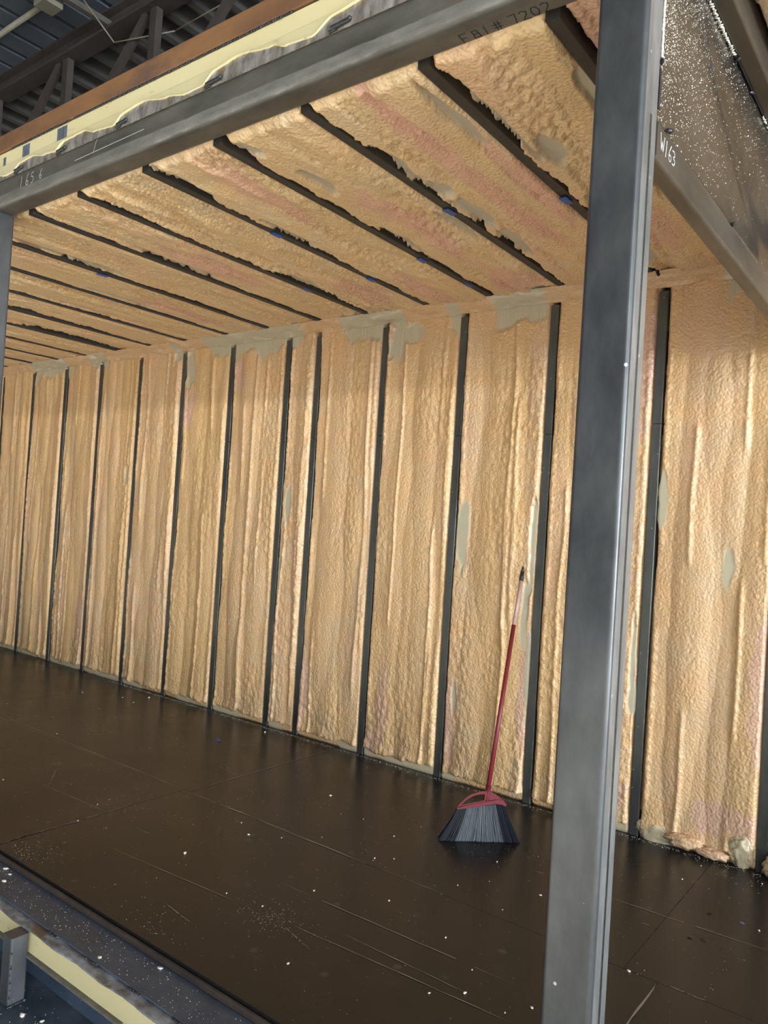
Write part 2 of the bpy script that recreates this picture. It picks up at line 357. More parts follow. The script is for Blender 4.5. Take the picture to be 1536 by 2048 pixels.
for (a, b) in [((-3.028, 2.098), (-2.262, 2.159)), ((-2.443, 1.959), (-2.262, 1.936)), ((-2.855, 2.791), (-1.683, 2.805)), ((-2.249, 2.399), (-1.163, 2.434)), ((-1.96, 2.188), (-1.081, 2.243)), ((-1.785, 2.274), (-1.248, 2.279)), ((-5.373, 2.77), (-3.72, 2.785)), ((-4.013, 2.292), (-3.415, 2.323)), ((-3.907, 2.291), (-4.171, 2.499)), ((-3.483, 2.791), (-2.205, 2.806)), ((-1.16, 3.291), (-.542, 3.313)), ((-1.508, 3.294), (-1.461, 3.299)), ((-.791, 2.803), (-.628, 2.802)), ((-3.609, 3.204), (-3.382, 3.181)), ((-3.1, 2.307), (-3.029, 2.313)), ((-.986, 3.173), (-.946, 3.174)), ((-1.982, 2.157), (-1.811, 2.11)),
               ((-5.83, 2.801), (-3.40, 2.801)), ((-3.345, 2.801), (-2.2, 2.801)), ((-3.392, 1.76), (-3.392, 2.05)), ((-3.392, 1.76), (-3.392, 2.45)), ((-3.35, 2.9), (-3.345, 4.0)), ((-.797, 2.2), (-.797, 2.78))]:
    a = Vector((a[0], a[1], .0012)); b = Vector((b[0], b[1], .0012)); d = (b - a); nrm = Vector((-d.y, d.x, 0)).normalized()
    k = 14; prev = None; seam = abs(d.x) < .01 or a.y > 2.8 and abs(d.y) < 1e-4
    for i in range(k + 1):
        t = i / k; w = .0022 * (math.sin(math.pi * min(1, max(0, t))) ** .5 + .1) * R(.3, 1.15) * (1.7 if seam else 1); p = a + d * t + nrm * R(-.0015, .0015)
        cur = (bm.verts.new(p + nrm * w), bm.verts.new(p - nrm * w))
        if prev and R(0, 1) > .06: bm.faces.new((prev[0], prev[1], cur[1], cur[0]))
        prev = cur
tag(obj('scratch', bm, SCR, fl), 'pale scuffed scratches in the film', kind='stuff')

# wall -----------------------------------------------------------
studs = [-.715, -1.325, -1.943, -2.552, -3.167, -3.768, -4.071, -4.688, -5.285, -5.888, -6.503, -7.107, -7.717, -8.33, -8.94, -9.55]
wall = empty('wall_back', (-3, YW, 0)); tag(wall, kind='structure')
bm = bmesh.new(); box(bm, -9.7, 1.6, YW + .10, YW + .11, -.02, 3.2); obj('steel_skin', bm, JOIST, wall)
SW = .025
def stud(x):
    bm = bmesh.new(); zj = 2.13 + R(-.03, .03); top = 2.86
    for z0, z1 in ((-.01, zj - .0015), (zj + .0015, top)):
        tube_bar(bm, 2, x - SW, x + SW, YW, YW + .099, z0, z1, .004, 3)
    return obj('stud', bm, STUD, wall, 40)
for x in studs: stud(x)
for x in (-.10, .5, 1.1): stud(x)
cut_w = [(-2.473, 1.50, .05, .22), (-1.993, 1.50, .02, .3), (-3.977, 1.62, .03, .14), (-.936, 1.418, .035, .13), (-1.275, 1.755, .03, .2), (-5.985, 1.832, .03, .09), (-3.06, 2.75, .07, .16), (-2.95, 2.80, .10, .07), (-5.18, 2.72, .07, .16), (-1.37, .693, .03, .08), (-1.38, .95, .018, .25), (-1.98, .75, .02, .28), (-2.46, .5, .02, .1), (-.72, 2.5, .06, .18), (-4.03, 1.1, .02, .18), (-2.02, 1.05, .025, .2)]
pink_w = [(-3.70, .35, .05, .35), (-1.98, .62, .05, .35), (-.76, .9, .05, .35), (-1.40, 2.45, .10, .35), (-4.60, 2.65, .09, .18), (-5.2, 2.4, .1, .2), (-1.35, .8, .05, .2), (-3.1, .1, .08, .1), (-.9, .2, .2, .08), (-6.6, .5, .05, .3), (-3.0, .35, .05, .3), (-2.48, .3, .04, .3), (-1.6, .2, .2, .2)]
def lens(A, B, lst, seed):
    t = np.zeros(A.shape)
    for (ca, cb, ra, rb) in lst:
        d = np.sqrt(((A - ca) / ra) ** 2 + ((B - cb) / rb) ** 2) + .9 * (fbm(A * 25, B * 9, seed + 5, 3) - .5)
        t = np.maximum(t, 1 - sstep(.75, 1.05, d))
    return t
def foam_field(A, B, A0, A1, seed, rough=1.0, npass=None, k=1.0):
    """A across the bay, B along the sprayed passes. returns height (+ towards the room), tone"""
    w = A1 - A0; rs = np.random.RandomState(seed)
    n = npass or max(2, int(round(w / .105)))
    h = np.full(A.shape, -.05); tone = np.zeros(A.shape)
    for i in range(n):
        c = A0 + w * (i + .5 + rs.uniform(-.28, .28)) / n + .05 * (fbm(B * 1.1 + rs.uniform(0, 99), B * 0, seed + i, 2) - .5)
        hw = w / n * rs.uniform(.75, 1.25)
        amp = rs.uniform(.004, .018) + .030 * (fbm(B * 1.3 + rs.uniform(0, 99), B * 0, seed + 50 + i, 2) - .4)
        e = (A - c) / hw + .14 * (vn(A * 0 + i, B * 9, seed + 7) - .5)
        amp = amp * k; d = amp - .020 * k * np.abs(e) ** 2.2
        m = d > h; tone = np.where(m, rs.uniform(0, 1), tone); h = np.maximum(h, d)
    for i in range(3):      # narrow raised beads
        c = A0 + w * rs.uniform(.08, .92) + .04 * (fbm(B * 1.7 + rs.uniform(0, 99), B * 0, seed + 30 + i, 2) - .5)
        on = sstep(.45, .6, vn(B * 1.4 + rs.uniform(0, 50), B * 0, seed + 80 + i))
        h = h + on * .011 * np.exp(-((A - c) / rs.uniform(.008, .016)) ** 2) * (.7 + .6 * vn(B * 45, B * 0, seed + 3 + i))
    m1 = sstep(.35, .62, fbm(A * 12, B * 2.2, seed + 200, 3)) * .85 + .15
    wx = A * 72 + 1.1 * vn(A * 40, B * 40, seed + 9); wy = B * 50 + 1.1 * vn(A * 40, B * 40, seed + 11) + A * 22
    f = worley(wx, wy, seed + 13)
    h = h + rough * .0058 * m1 * (0.75 - f) + .002 * rough * (fbm(A * 30, B * 18, seed + 300, 2) - .5)
    f2 = worley(A * 26, B * 17 + A * 8, seed + 15)
    h = h + rough * .009 * (1 - sstep(.3, .6, fbm(A * 5, B * 1.3, seed + 220, 2))) * (.6 - f2)
    return np.minimum(h, .034), tone
def wall_bay(x0, x1, seed):
    near = x1 > -4.6
    da, db = (.0055, .0065) if near else ((.008, .010) if x1 > -6.6 else (.011, .014))
    na = int((x1 - x0) / da) + 2; nb = int(2.93 / db)
    a = np.linspace(x0, x1, na); b = np.linspace(-.004, 2.94, nb)
    A, B = np.meshgrid(a, b, indexing='ij')
    h, tone = foam_field(A, B, x0, x1, seed)
    dl = A - x0; dr = x1 - A
    for d, s in ((dl, 1), (dr, 2)):   # rims along the studs: lumpy bead with a small groove
        lump = worley(B * 26 + .7 * vn(B * 9, B * 0, seed + s), A * 20, seed + 40 + s)
        h = h + .011 * np.exp(-((d - .028) / .014) ** 2) * (1.1 - lump) * sstep(.3, .55, vn(B * 2.3, B * 0 + s, seed + 60))
        edge = .001 + .006 * vn(B * 14, B * 0, seed + 70 + s)
        h = h - .020 * (1 - sstep(edge, edge + .010, d))
    # the black ragged gap on the left side of some bays (right side of a stud)
    gp = .012 * sstep(.62, .72, vn(B * 3.1, B * 0, seed + 90)) * vn(B * 40, B * 0, seed + 91)
    h = np.where(dl < gp, -.07, h)
    # foot: rounded roll, pale trimmed foot
    h = h + .012 * np.exp(-((B - .05) / .035) ** 2) * (.4 + vn(A * 14, B * 3, seed + 21))
    foot = 1 - sstep(.018, .045 + .05 * fbm(A * 9, A * 0, seed + 33, 2), B + .03 * (fbm(A * 22, B * 22, seed + 34, 2) - .5))
    h = np.where(foot > .5, np.minimum(h, .004), h)
    h = h - .02 * (1 - sstep(0, .012, B))
    cut = lens(A, B, cut_w, seed); pink = lens(A, B, pink_w, seed + 3) * .75 + .25 * sstep(.62, .8, fbm(A * 6 + 9, B * 1.5, seed + 400, 3))
    top = sstep(2.79, 2.83, B + .10 * (fbm(A * 9, B * 0, 77, 2) - .5) * 2) * sstep(.52, .56, fbm(A * 4.5, B * 0 + 3, 5, 2))
    cut = np.maximum(cut, np.maximum(top * .95, foot * .8 * sstep(.35, .55, fbm(A * 4, A * 0, 99, 2))))
    stri = .0016 * np.sin(A * 330 + 9 * vn(A * 20, B * 3, 3)) * sstep(2.4, 2.5, B)
    h = h * (1 - cut) + cut * (np.minimum(h, 0) * .2 + .004 + stri)
    Y = YW + .006 - h
    P = np.stack([A, Y, B], -1)
    T = np.stack([np.clip(pink, 0, 1) * (1 - cut), np.clip(cut, 0, 1), tone * .8, np.ones_like(A)], -1)
    grid_mesh('foam_panel', P, T, FOAM_W, wall, (0, .085, 0))
xs = sorted(studs) + [-.10, .5, 1.1, 1.6]
for i, (a, b) in enumerate(zip(xs, xs[1:])):
    if a < -9.0 or a > -.2: 
        if a < -9: continue
    wall_bay(a + SW + .0005, b - SW - .0005, 100 + i * 7)
# corner roll between wall and ceiling
nb = 900; a = np.linspace(-9.3, 1.6, nb); t = np.linspace(0, 1, 16)
A, T_ = np.meshgrid(a, t, indexing='ij')
lump = fbm(A * 9, T_ * 2, 51, 3) - .5
rz = 2.875 + .07 * T_ + .03 * lump * (1 - T_); ry = YW - .012 - .075 * T_ ** 1.4 - .012 * np.sin(T_ * 3.1) + .018 * lump
ry = ry - .003 * np.sin(A * 260 + 6 * vn(A * 12, T_ * 2, 8)) * sstep(.45, .6, fbm(A * 4.5, T_ * 0 + 3, 5, 2))
cutc = sstep(.50, .56, fbm(A * 4.5, T_ * 0 + 3, 5, 2)) * .9
P = np.stack([A, ry, rz], -1)[:, ::-1]
TT = np.stack([A * 0 + .15, cutc, .4 + A * 0, 1 + A * 0], -1)[:, ::-1]
tag(grid_mesh('corner_foam', P, TT, FOAM_W, wall, (0, .07, .03)), 'pale trimmed foam along the top corner')
# bulges and torn lumps at the foot of the right bays
def lumpy(name, c, sx, sy, sz, seed, mat, parent, label, tint=(.1, .2, .3, 1)):
    rr = np.random.RandomState(seed); bm = bmesh.new(); bmesh.ops.create_icosphere(bm, subdivisions=4, radius=1)
    for v in bm.verts:
        p = np.array(v.co); k = 1 + .35 * (float(fbm(np.array([p[0] * 2.2 + seed]), np.array([p[1] * 2.2 + p[2] * 3]), seed, 3)[0]) - .5) * 2 + .12 * (float(vn(np.array([p[0] * 8]), np.array([p[2] * 8 + p[1] * 5]), seed)[0]) - .5)
        v.co = Vector((c[0] + p[0] * sx * k, c[1] + p[1] * sy * k, c[2] + p[2] * sz * k))
    for f in bm.faces: f.smooth = True
    me = bpy.data.meshes.new(name); bm.to_mesh(me); bm.free()
    at = me.color_attributes.new('tint', 'FLOAT_COLOR', 'POINT'); at.data.foreach_set('color', np.tile(np.array(tint, np.float32), len(me.vertices)))
    o = link(name, me, mat, parent)
    if label: o['label'] = label
    return o
lumpy('foam_lump', (-1.22, YW + .002, .045), .085, .02, .055, 3, FOAM_W, wall, 'pale trimmed lump', (0, .75, 0, 1))
lumpy('foam_lump', (-1.06, YW - .02, .05), .10, .03, .032, 4, FOAM_W, wall, 'rolled cream bead', (.2, .1, 0, 1))
lumpy('foam_lump', (-.94, YW - .025, .03), .08, .028, .026, 5, FOAM_W, wall, None, (.3, 0, 0, 1))
lumpy('foam_lump', (-.805, YW - .008, .075), .055, .026, .085, 6, FOAM_W, wall, 'pale trimmed lump at the foot of the rightmost stud', (0, .8, 0, 1))
lumpy('foam_lump', (-.64, YW - .03, .05), .06, .05, .06, 7, FOAM_W, wall, None, (.1, .3, .3, 1))
lumpy('foam_lump', (-1.72, YW - .006, .03), .06, .018, .03, 8, FOAM_W, wall, None, (.1, .6, 0, 1))

# ceiling --------------------------------------------------------
ceil = empty('ceiling', (-3, 3, ZB)); tag(ceil, kind='structure')
bm = bmesh.new(); box(bm, -9.7, -.66, YF + .12, 4.18, 3.06, 3.07); obj('steel_skin', bm, JOIST, ceil)
JL = [-.98, -1.405, -1.90, -2.36, -2.81, -3.30, -3.73, -4.244, -4.705, -5.214, -5.684, -6.173, -6.679, -7.169, -7.65, -8.14, -8.63, -9.12]
JW = .044; ZJ = 2.942
for x in JL:
    bm = bmesh.new(); tube_bar(bm, 1, x, x + JW, YF + .125, YW + .045, ZJ, 3.055, .003, 2); obj('joist', bm, JOIST, ceil, 40)
cut_c = [(-1.83, 2.40, .035, .25), (-1.80, 2.62, .03, .12), (-1.33, 2.30, .02, .35), (-1.93, 2.95, .02, .25), (-1.99, 4.0, .08, .1), (-1.80, 2.9, .04, .22), (-1.27, 2.55, .04, .14), (-1.0, 2.55, .04, .5), (-2.817, 2.924, .03, .2), (-2.25, 1.97, .05, .08), (-2.20, 2.3, .04, .15), (-2.74, 2.05, .05, .2), (-2.72, 2.69, .04, .25), (-1.80, 3.28, .04, .2), (-1.30, 3.3, .05, .3), (-3.22, 3.3, .03, .3), (-3.65, 2.7, .03, .3), (-4.15, 2.3, .03, .4), (-4.6, 3.0, .03, .3), (-1.45, 2.2, .03, .25), (-2.27, 3.0, .03, .2), (-2.3, 3.4, .03, .25), (-5.1, 2.9, .03, .4), (-1.32, 3.75, .05, .12)]
pink_c = [(-1.62, 2.55, .07, .9), (-1.18, 3.3, .12, .4), (-2.1, 2.9, .08, .6), (-2.5, 2.3, .08, .4), (-2.05, 3.8, .15, .3), (-3.0, 3.6, .12, .3), (-1.45, 2.6, .04, .6), (-.85, 2.2, .12, .8), (-3.5, 2.9, .1, .4), (-4.5, 3.4, .1, .4), (-2.6, 3.7, .1, .3), (-2.3, 1.98, .06, .1)]
def ceil_bay(x0, x1, seed, zoff=0, rough=2.8, mat=None, rg=1):
    near = x1 > -3.3
    da, db = (.0055, .0065) if near else ((.008, .010) if x1 > -5.3 else (.011, .014))
    y0 = YF + .112; y1 = YW + .055
    a = np.linspace(x0, x1, int((x1 - x0) / da) + 2); b = np.linspace(y0, y1, int((y1 - y0) / db))
    A, B = np.meshgrid(a, b, indexing='ij')
    h, tone = foam_field(A, B, x0, x1, seed, rough, int((x1 - x0) / .07), 2.1)
    h = h + .016 * (fbm(A * 14, B * 5, seed + 500, 3) - .5) * 2 - .002
    dl = A - x0; dr = x1 - A
    rag = fbm(B * 7, B * 0, seed + 600, 2) * .055 - .012 + .014 * (vn(B * 45, B * 0, seed + 601) - .5)
    rag = np.clip(rag, -.01, .028) * (.9 if near else .6) * rg
    h = h - .075 * (1 - sstep(rag, rag + .007, dl))
    h = h + .012 * np.exp(-((dl - rag - .02) / .014) ** 2) * (1.1 - worley(B * 30, A * 25, seed + 44))
    h = h - .012 * (1 - sstep(0, .012, dr))
    h = h - .022 * (1 - sstep(.0, .03, B - y0))
    cut = lens(A, B, cut_c, seed); pink = lens(A, B, pink_c, seed + 3) * .8 + .3 * sstep(.58, .75, fbm(A * 5, B * 1.5, seed + 400, 3))
    cut = cut * sstep(rag + .002, rag + .01, dl)
    h = h * (1 - cut) + cut * (.002 + .0018 * (vn(A * 120, B * 18, seed + 6) - .5))
    base_z = ZJ + (.020 if near else .030) + zoff; lim = ZJ + zoff + (-.006 - .022 * sstep(.03, .16, dl) if near else .002 - .010 * sstep(.08, .3, dl))
    Z = base_z - h; Z = np.where(Z < lim + .006, lim + .006 * np.exp((Z - lim - .006) / .006), Z)
    P = np.stack([A, B, Z], -1)[::-1]
    T = np.stack([np.clip(pink, 0, 1) * (1 - cut), cut, tone * .6, np.ones_like(A)], -1)[::-1]
    grid_mesh('foam_panel', P, T, mat or FOAM_C, ceil, (0, 0, .06))
js = sorted(JL)
for i, a in enumerate(js[:-1]):
    ceil_bay(a + JW + .0005, js[i + 1] - .0005, 900 + i * 7)
ceil_bay(-.98 + JW + .0005, -.66, 1300, .03, 3.2, None, .3)
for x, y in [(-1.882, 2.823), (-3.285, 3.40), (-2.344, 3.284), (-2.344, 3.749), (-4.231, 2.607), (-2.795, 3.419), (-2.789, 2.653), (-1.388, 2.95)]:
    bm = bmesh.new(); box(bm, x - .017, x + .017, y - .035, y + .035, ZJ - .006, ZJ - .001, .002, 2)
    for v in bm.verts: v.co.z += .004 * math.sin(v.co.y * 90) ; v.co.x += .004 * math.sin(v.co.y * 60)
    tag(obj('tape_scrap', bm, BLUE, ceil, 40), 'blue tape scrap')
bm = bmesh.new(); rod(bm, (-1.34, 3.97, ZJ + .03), (-1.34, 4.035, ZJ - .012), .02, .022, 14); tag(obj('hole_shade_plug', bm, SHARD, ceil, 40), 'black plug painted as the dark of the hole at the joist end')  # solid black plug stands in for the shade inside the hole

# right-hand bay ceiling beyond the cross frame
rc = empty('ceiling_right_bay', (.3, 3, 3.19)); tag(rc, kind='structure')
def rbay(x0, x1, seed):
    a = np.linspace(x0, x1, int((x1 - x0) / .01)); b = np.linspace(1.9, 4.15, 190)
    A, B = np.meshgrid(a, b, indexing='ij'); h, tone = foam_field(A, B, x0, x1, seed, 2)
    rag = .012 * vn(B * 40, B * 0, seed + 601); h = h - .05 * (1 - sstep(rag, rag + .01, A - x0))
    P = np.stack([A, B, 3.19 - h], -1)[::-1]; T = np.stack([A * 0 + .1, A * 0, tone * .4, 1 + A * 0], -1)[::-1]
    grid_mesh('foam_panel', P, T, FOAM_P, rc, (0, 0, .06))
for i, (a, b) in enumerate([(-.583, -.10), (-.05, .42), (.47, .95), (1.0, 1.5)]):
    rbay(a, b, 1500 + i * 9)
    bm = bmesh.new(); tube_bar(bm, 1, b + .001, b + .045, 1.9, 4.15, 3.18, 3.30, .003, 2); obj('joist', bm, JOIST, rc, 40)
bm = bmesh.new(); box(bm, -.59, 1.6, 1.87, 4.2, 3.30, 3.31); obj('steel_skin', bm, JOIST, rc)

# ================================================================ FRAME MEMBERS
def member(name, ax, dims, r, mat, label, cat, group=None):
    bm = bmesh.new(); tube_bar(bm, ax, *dims, r, 6); o = obj(name, bm, mat, None, 40); tag(o, label, cat, group); return o
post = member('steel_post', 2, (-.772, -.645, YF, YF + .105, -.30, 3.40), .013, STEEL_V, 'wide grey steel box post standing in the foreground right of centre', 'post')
bm = bmesh.new(); tube_bar(bm, 2, -.6455, -.6435, YF + .048, YF + .058, -.29, 2.56, .0009, 2); tag(obj('seam_weld', bm, BLACK, post, 40), 'dark long seam line on the side face')
post2 = member('steel_post', 2, (-3.95, -3.822, YF, YF + .105, -.30, ZB - .001), .013, STEEL_P, 'grey steel post at the left edge of the photo, under the roof beam', 'post')
beam = member('roof_beam', 0, (-9.6, -.773, YF, YF + .11, ZB, 3.081), .024, STEEL_H, 'dark steel box beam over the open front, with chalk marks and a worn lower corner', 'beam')
member('roof_beam', 0, (-.644, 1.6, YF, YF + .11, ZB, 3.081), .024, STEEL_H, 'dark steel box beam right of the foreground post, above the open right bay', 'beam')
# ragged burn along the beam top, weld beads
for i, x in enumerate([-3.60, -3.23, -2.78, -2.22, -1.62, -1.15]):
    bm = bmesh.new(); L = .075 if x > -2.5 else .06
    rod(bm, (x - L / 2, YF - .004, 3.086), (x + L / 2, YF - .004, 3.090), .008, .0075, 10)
    rod(bm, (x - L / 2 - .01, YF - .001, 3.078), (x - L / 2 + .02, YF - .003, 3.079), .006, .005, 8)
    rock(bm, (x + L / 2, YF - .006, 3.091), .009, .008, .009, i)
    tag(obj('weld_bead', bm, BLACK, beam, 50), 'black shiny weld bead')
# chalk and ink writing (curves turned to mesh strokes)
def strokes(name, lines, org, ux, uy, nrm, wd, mat, parent, label):
    bm = bmesh.new(); org = Vector(org); ux = Vector(ux); uy = Vector(uy); nrm = Vector(nrm)
    for ln in lines:
        pts = [org + ux * p[0] + uy * p[1] + nrm * .0006 for p in ln]
        for a, b in zip(pts, pts[1:]):
            d = (b - a).normalized(); s = nrm.cross(d) * wd / 2; a2 = a - d * wd * .3; b2 = b + d * wd * .3
            bm.faces.new([bm.verts.new(p) for p in (a2 - s, b2 - s, b2 + s, a2 + s)])
    o = obj(name, bm, mat, parent); o['label'] = label; return o
one = [[(0, 0), (.12, 1)]]
six = [[(.50, 1.05), (.22, .62), (.12, .28), (.25, .04), (.48, .10), (.52, .34), (.36, .46), (.2, .34)]]
five = [[(.55, .98), (.22, .95), (.20, .60), (.45, .62), (.56, .38), (.42, .1), (.15, .08)]]
def off(ls_, dx, dy=0, s=1): return [[(p[0] * s + dx, p[1] * s + dy) for p in l] for l in ls_]
H_ = .052
strokes('chalk_mark', [[(p[0] * H_, p[1] * H_) for p in l] for l in one + off(six, .75) + off(five, 1.6) + off(six, 3.1, .1, .8)], (-3.575, YF, 2.995), (1, 0, 0), (0, 0, 1), (0, -1, 0), .0022, CHALK, beam, 'chalk digits 165 6 on the front face')
strokes('chalk_mark', [[(0, 0), (.018, .045), (.024, .05)], [(-.14, .0), (0.35, .008)]], (-2.98, YF, 3.015), (1, 0, 0), (0, 0, 1), (0, -1, 0), .002, CHALK, beam, 'chalk tick on the front face')
seven = [[(0, 1), (.55, 1), (.3, 0)]]; two = [[(0, .85), (.2, 1), (.5, .85), (.45, .55), (.05, .02), (.6, 0)]]
zero = [[(.1, .1), (0, .5), (.15, .95), (.45, .95), (.58, .5), (.42, .05), (.1, .1)]]; hsh = [[(.15, 0), (.25, 1)], [(.4, 0), (.5, 1)], [(0, .35), (.65, .35)], [(0, .68), (.65, .68)]]
ef = [[(0, 0), (0, 1), (.55, 1)], [(0, .5), (.4, .5)]]; ei = [[(.1, .5), (.1, .9), (.45, .9), (.5, .55), (.1, .5), (0, .1), (.5, .05), (.5, .5)]]
s_ = .038
txt = off(ef, 0) + off(ei, .9) + off(one, 1.9) + off(hsh, 2.6) + off(seven, 3.9) + off(two, 4.7) + off(zero, 5.5) + off(two, 6.3)
strokes('stencil_text', [[(p[0] * s_ * 1.05, p[1] * s_) for p in l] for l in txt], (-1.215, YF + .092, ZB), (1, 0, 0), (0, -1, 0), (0, 0, -1), .0032, INK, beam, 'black stencilled characters F81 # 7202 on the underside')

# cream channel and rusty channel above the beam
ch = empty('cream_channel', (-3, YF, 3.081)); tag(ch, 'cream primed steel channel welded on top of the dark roof beam, burnt along its foot', 'channel')
bm = bmesh.new()
prof = [(YF + .005, 3.082), (YF + .003, 3.10), (YF + .012, 3.150), (YF + .020, 3.158), (YF + .020, 3.221), (YF + .10, 3.221), (YF + .10, 3.082)]
A_ = [bm.verts.new((-9.6, p[0], p[1])) for p in prof]; B_ = [bm.verts.new((-.774, p[0], p[1])) for p in prof]
for i in range(len(prof)): bm.faces.new((A_[i], A_[(i + 1) % len(prof)], B_[(i + 1) % len(prof)], B_[i]))
bm.faces.new(A_); bm.faces.new(B_); bmesh.ops.recalc_face_normals(bm, faces=bm.faces[:])
obj('web', bm, YEL, ch, 12)
# burnt scallops: silver patches (slightly proud flaked plate) with curled cream lip
pts_top = [(-4.0, .02), (-3.86, .030), (-3.72, .006), (-3.66, .008), (-3.60, .038), (-3.50, .045), (-3.38, .022), (-3.28, .014), (-3.22, .046), (-3.08, .052), (-2.98, .024), (-2.84, .012), (-2.78, .048), (-2.66, .060), (-2.50, .030), (-2.38, .008), (-2.29, .010), (-2.22, .052), (-2.10, .066), (-1.93, .042), (-1.86, .018), (-1.74, .010), (-1.66, .052), (-1.52, .066), (-1.36, .040), (-1.25, .012), (-1.15, .050), (-1.0, .062), (-.85, .03), (-.77, .02)]
def interp(x):
    for (a, ha), (b, hb) in zip(pts_top, pts_top[1:]):
        if a <= x <= b:
            t = (x - a) / (b - a); t = t * t * (3 - 2 * t); return ha + (hb - ha) * t
    return .02
def yprof(z):
    if z < 0: return YF + .0042
    if z <= .018: return YF + .005 - .002 * z / .018
    if z <= .068: return YF + .003 + .009 * (z - .018) / .05
    return YF + .012
bm = bmesh.new(); bl = bmesh.new(); prev = None; pl_ = None
xx = np.linspace(-4.0, -.775, 430)
for x in xx:
    hh = interp(x) + R(-.0012, .0012)
    zs = [-.010 / hh, .0, .33, .66, 1]
    cur = [bm.verts.new((x, yprof(hh * z) - .0022 - .0015 * abs(math.sin(x * 75 + z * 3)) * (1 - z), 3.082 + hh * z)) for z in zs]
    if prev:
        for i in range(4): bm.faces.new((prev[i], cur[i], cur[i + 1], prev[i + 1]))
    prev = cur
    k = .0025 + .0035 * max(0, math.sin(x * 11))
    zt = 3.082 + hh; yt = yprof(hh)
    c2 = [bl.verts.new((x, yt - .001, zt - .002)), bl.verts.new((x, yt - .005 - k, zt + .001)), bl.verts.new((x, yt - .004 - k, zt + .004)), bl.verts.new((x, yt, zt + .009))]
    if pl_:
        for i in range(3): bl.faces.new((pl_[i], c2[i], c2[i + 1], pl_[i + 1]))
    pl_ = c2
tag(obj('burnt_edge', bm, SILV, ch, 60), 'silver brown burnt paint in scallops')
tag(obj('curled_lip', bl, YEL, ch, 80), 'curled cream paint lip')
for x0, x1, z0, z1 in ((-3.62, -3.555, 3.150, 3.213), (-3.315, -3.235, 3.150, 3.214), (-3.80, -3.775, 3.15, 3.2)):
    bm = bmesh.new(); n = 9; box(bm, x0, x1, YF + .0185, YF + .0202, z0 + .003, z1 - .002, .0006, 1)
    vs = None and [bm.verts.new((x0 + (x1 - x0) * i / n + R(-.002, .002), YF + .0188, z0 + R(-.004, .004))) for i in range(n + 1)] + [bm.verts.new((x1 - (x1 - x0) * i / n, YF + .0188, z1 + R(-.002, .002))) for i in range(n + 1)]
    tag(obj('paint_patch', bm, BLUEBLK, ch), 'blue black primer patch')
bm = bmesh.new()
for x in np.arange(-4.2, -.8, .012):
    if vn(np.array([x * 5]), np.array([0.0]), 4)[0] > .3: rod(bm, (x, YF + .016, 3.2235), (x + .013, YF + .016, 3.2235 + R(-.001, .001)), .0045 * R(.7, 1.2), None, 6)
tag(obj('seam_weld', bm, BLACK, ch, 60), 'dark weld under the rusty channel', kind='stuff')
bm = bmesh.new(); tube_bar(bm, 0, -9.6, -.774, YF + .012, YF + .10, 3.226, 3.312, .005, 4)
tag(obj('rusty_channel', bm, RUSTY, None, 40), 'rust brown steel channel on top of the cream channel, against the dark roof', 'channel')

# cross frame at the right
cb = member('cross_beam', 1, (-.697, -.645, YF + .106, YW - .03, 2.478, 2.573), .011, STEEL_Y, 'slim steel tube running back from the foreground post beneath the speckled sheet', 'beam')
wl_ = [[(0, 1), (.15, 0), (.3, .7), (.42, 0), (.6, 1)]] + off(one, .85) + off(six, 1.2) + [[(1.9, .9), (2.2, .95), (2.3, .7), (2.05, .55), (2.35, .4), (2.2, .1), (1.9, .1)]]
strokes('chalk_mark', [[(p[0] * .05, p[1] * .042) for p in l] for l in wl_], (-.645, 1.885, 2.508), (0, 1, 0), (0, 0, 1), (1, 0, 0), .0035, CHALK, cb, 'chalk mark W163 on the side face')
sh = empty('steel_sheet', (-.655, 3, 2.573)); tag(sh, 'dark glossy steel sheet at top right, peppered with pale foam overspray', 'sheet')
# gently dented sheet
a = np.linspace(YF + .106, YW - .03, 120); b = np.linspace(2.574, 3.10, 36); A, B = np.meshgrid(a, b, indexing='ij')
dent = .008 * np.exp(-((B - 2.60 - (3.05 - 2.60) * (1 - (A - 2.15) / 1.0)) / .05) ** 2) * sstep(2.1, 2.4, A) + .004 * fbm(A * 2, B * 3, 3, 2)
grid_mesh('sheet', np.stack([-.652 - dent, A, B], -1)[::-1], np.ones(A.shape + (4,)), SHEET, sh, (-.006, 0, 0))
bm = bmesh.new(); rr = random.Random(5); cnt = 0
while cnt < 3600:
    y = 1.87 + rr.random() ** 1.25 * 1.5; z = rr.uniform(2.58, 3.09)
    d = (y - 1.86) * .75 + (3.09 - z) * 1.15
    if rr.random() > math.exp(-d * 3.6) * 1.5: continue
    if rr.random() < .55 * math.exp(-((z - 2.60 - .45 * (1 - (y - 2.15))) / .07) ** 2) and y > 2.2: continue
    s = .0011 * rr.uniform(.5, 1.5) * (1.9 if rr.random() < .04 else 1)
    c = Vector((-.6515, y, z)); v = [bm.verts.new(c + Vector(k) * s) for k in ((0, 1, 0), (0, 0, 1.1), (0, -1, 0), (0, 0, -1.1), (.9, 0, 0))]
    for i in range(4): bm.faces.new((v[i], v[(i + 1) % 4], v[4]))
    cnt += 1
tag(obj('overspray', bm, CRUMB, sh), 'cream foam specks', kind='stuff')
bm = bmesh.new()
for z in np.arange(2.735, 3.1, .011): rock(bm, (-.647, YF + .110 + R(-.001, .002), z), .004, .0045, .009, int(z * 999))
tag(obj('foam_bead', bm, WFOAM, sh, 80), 'white foam bead along the post', kind='stuff')
bm = bmesh.new()
for y in np.arange(1.88, 3.6, .012):
    if y < 2.42 or vn(np.array([y * 9]), np.array([0.0]), 4)[0] > .45: rock(bm, (-.647, y, 3.088), .004, .008, .0035, int(y * 999))
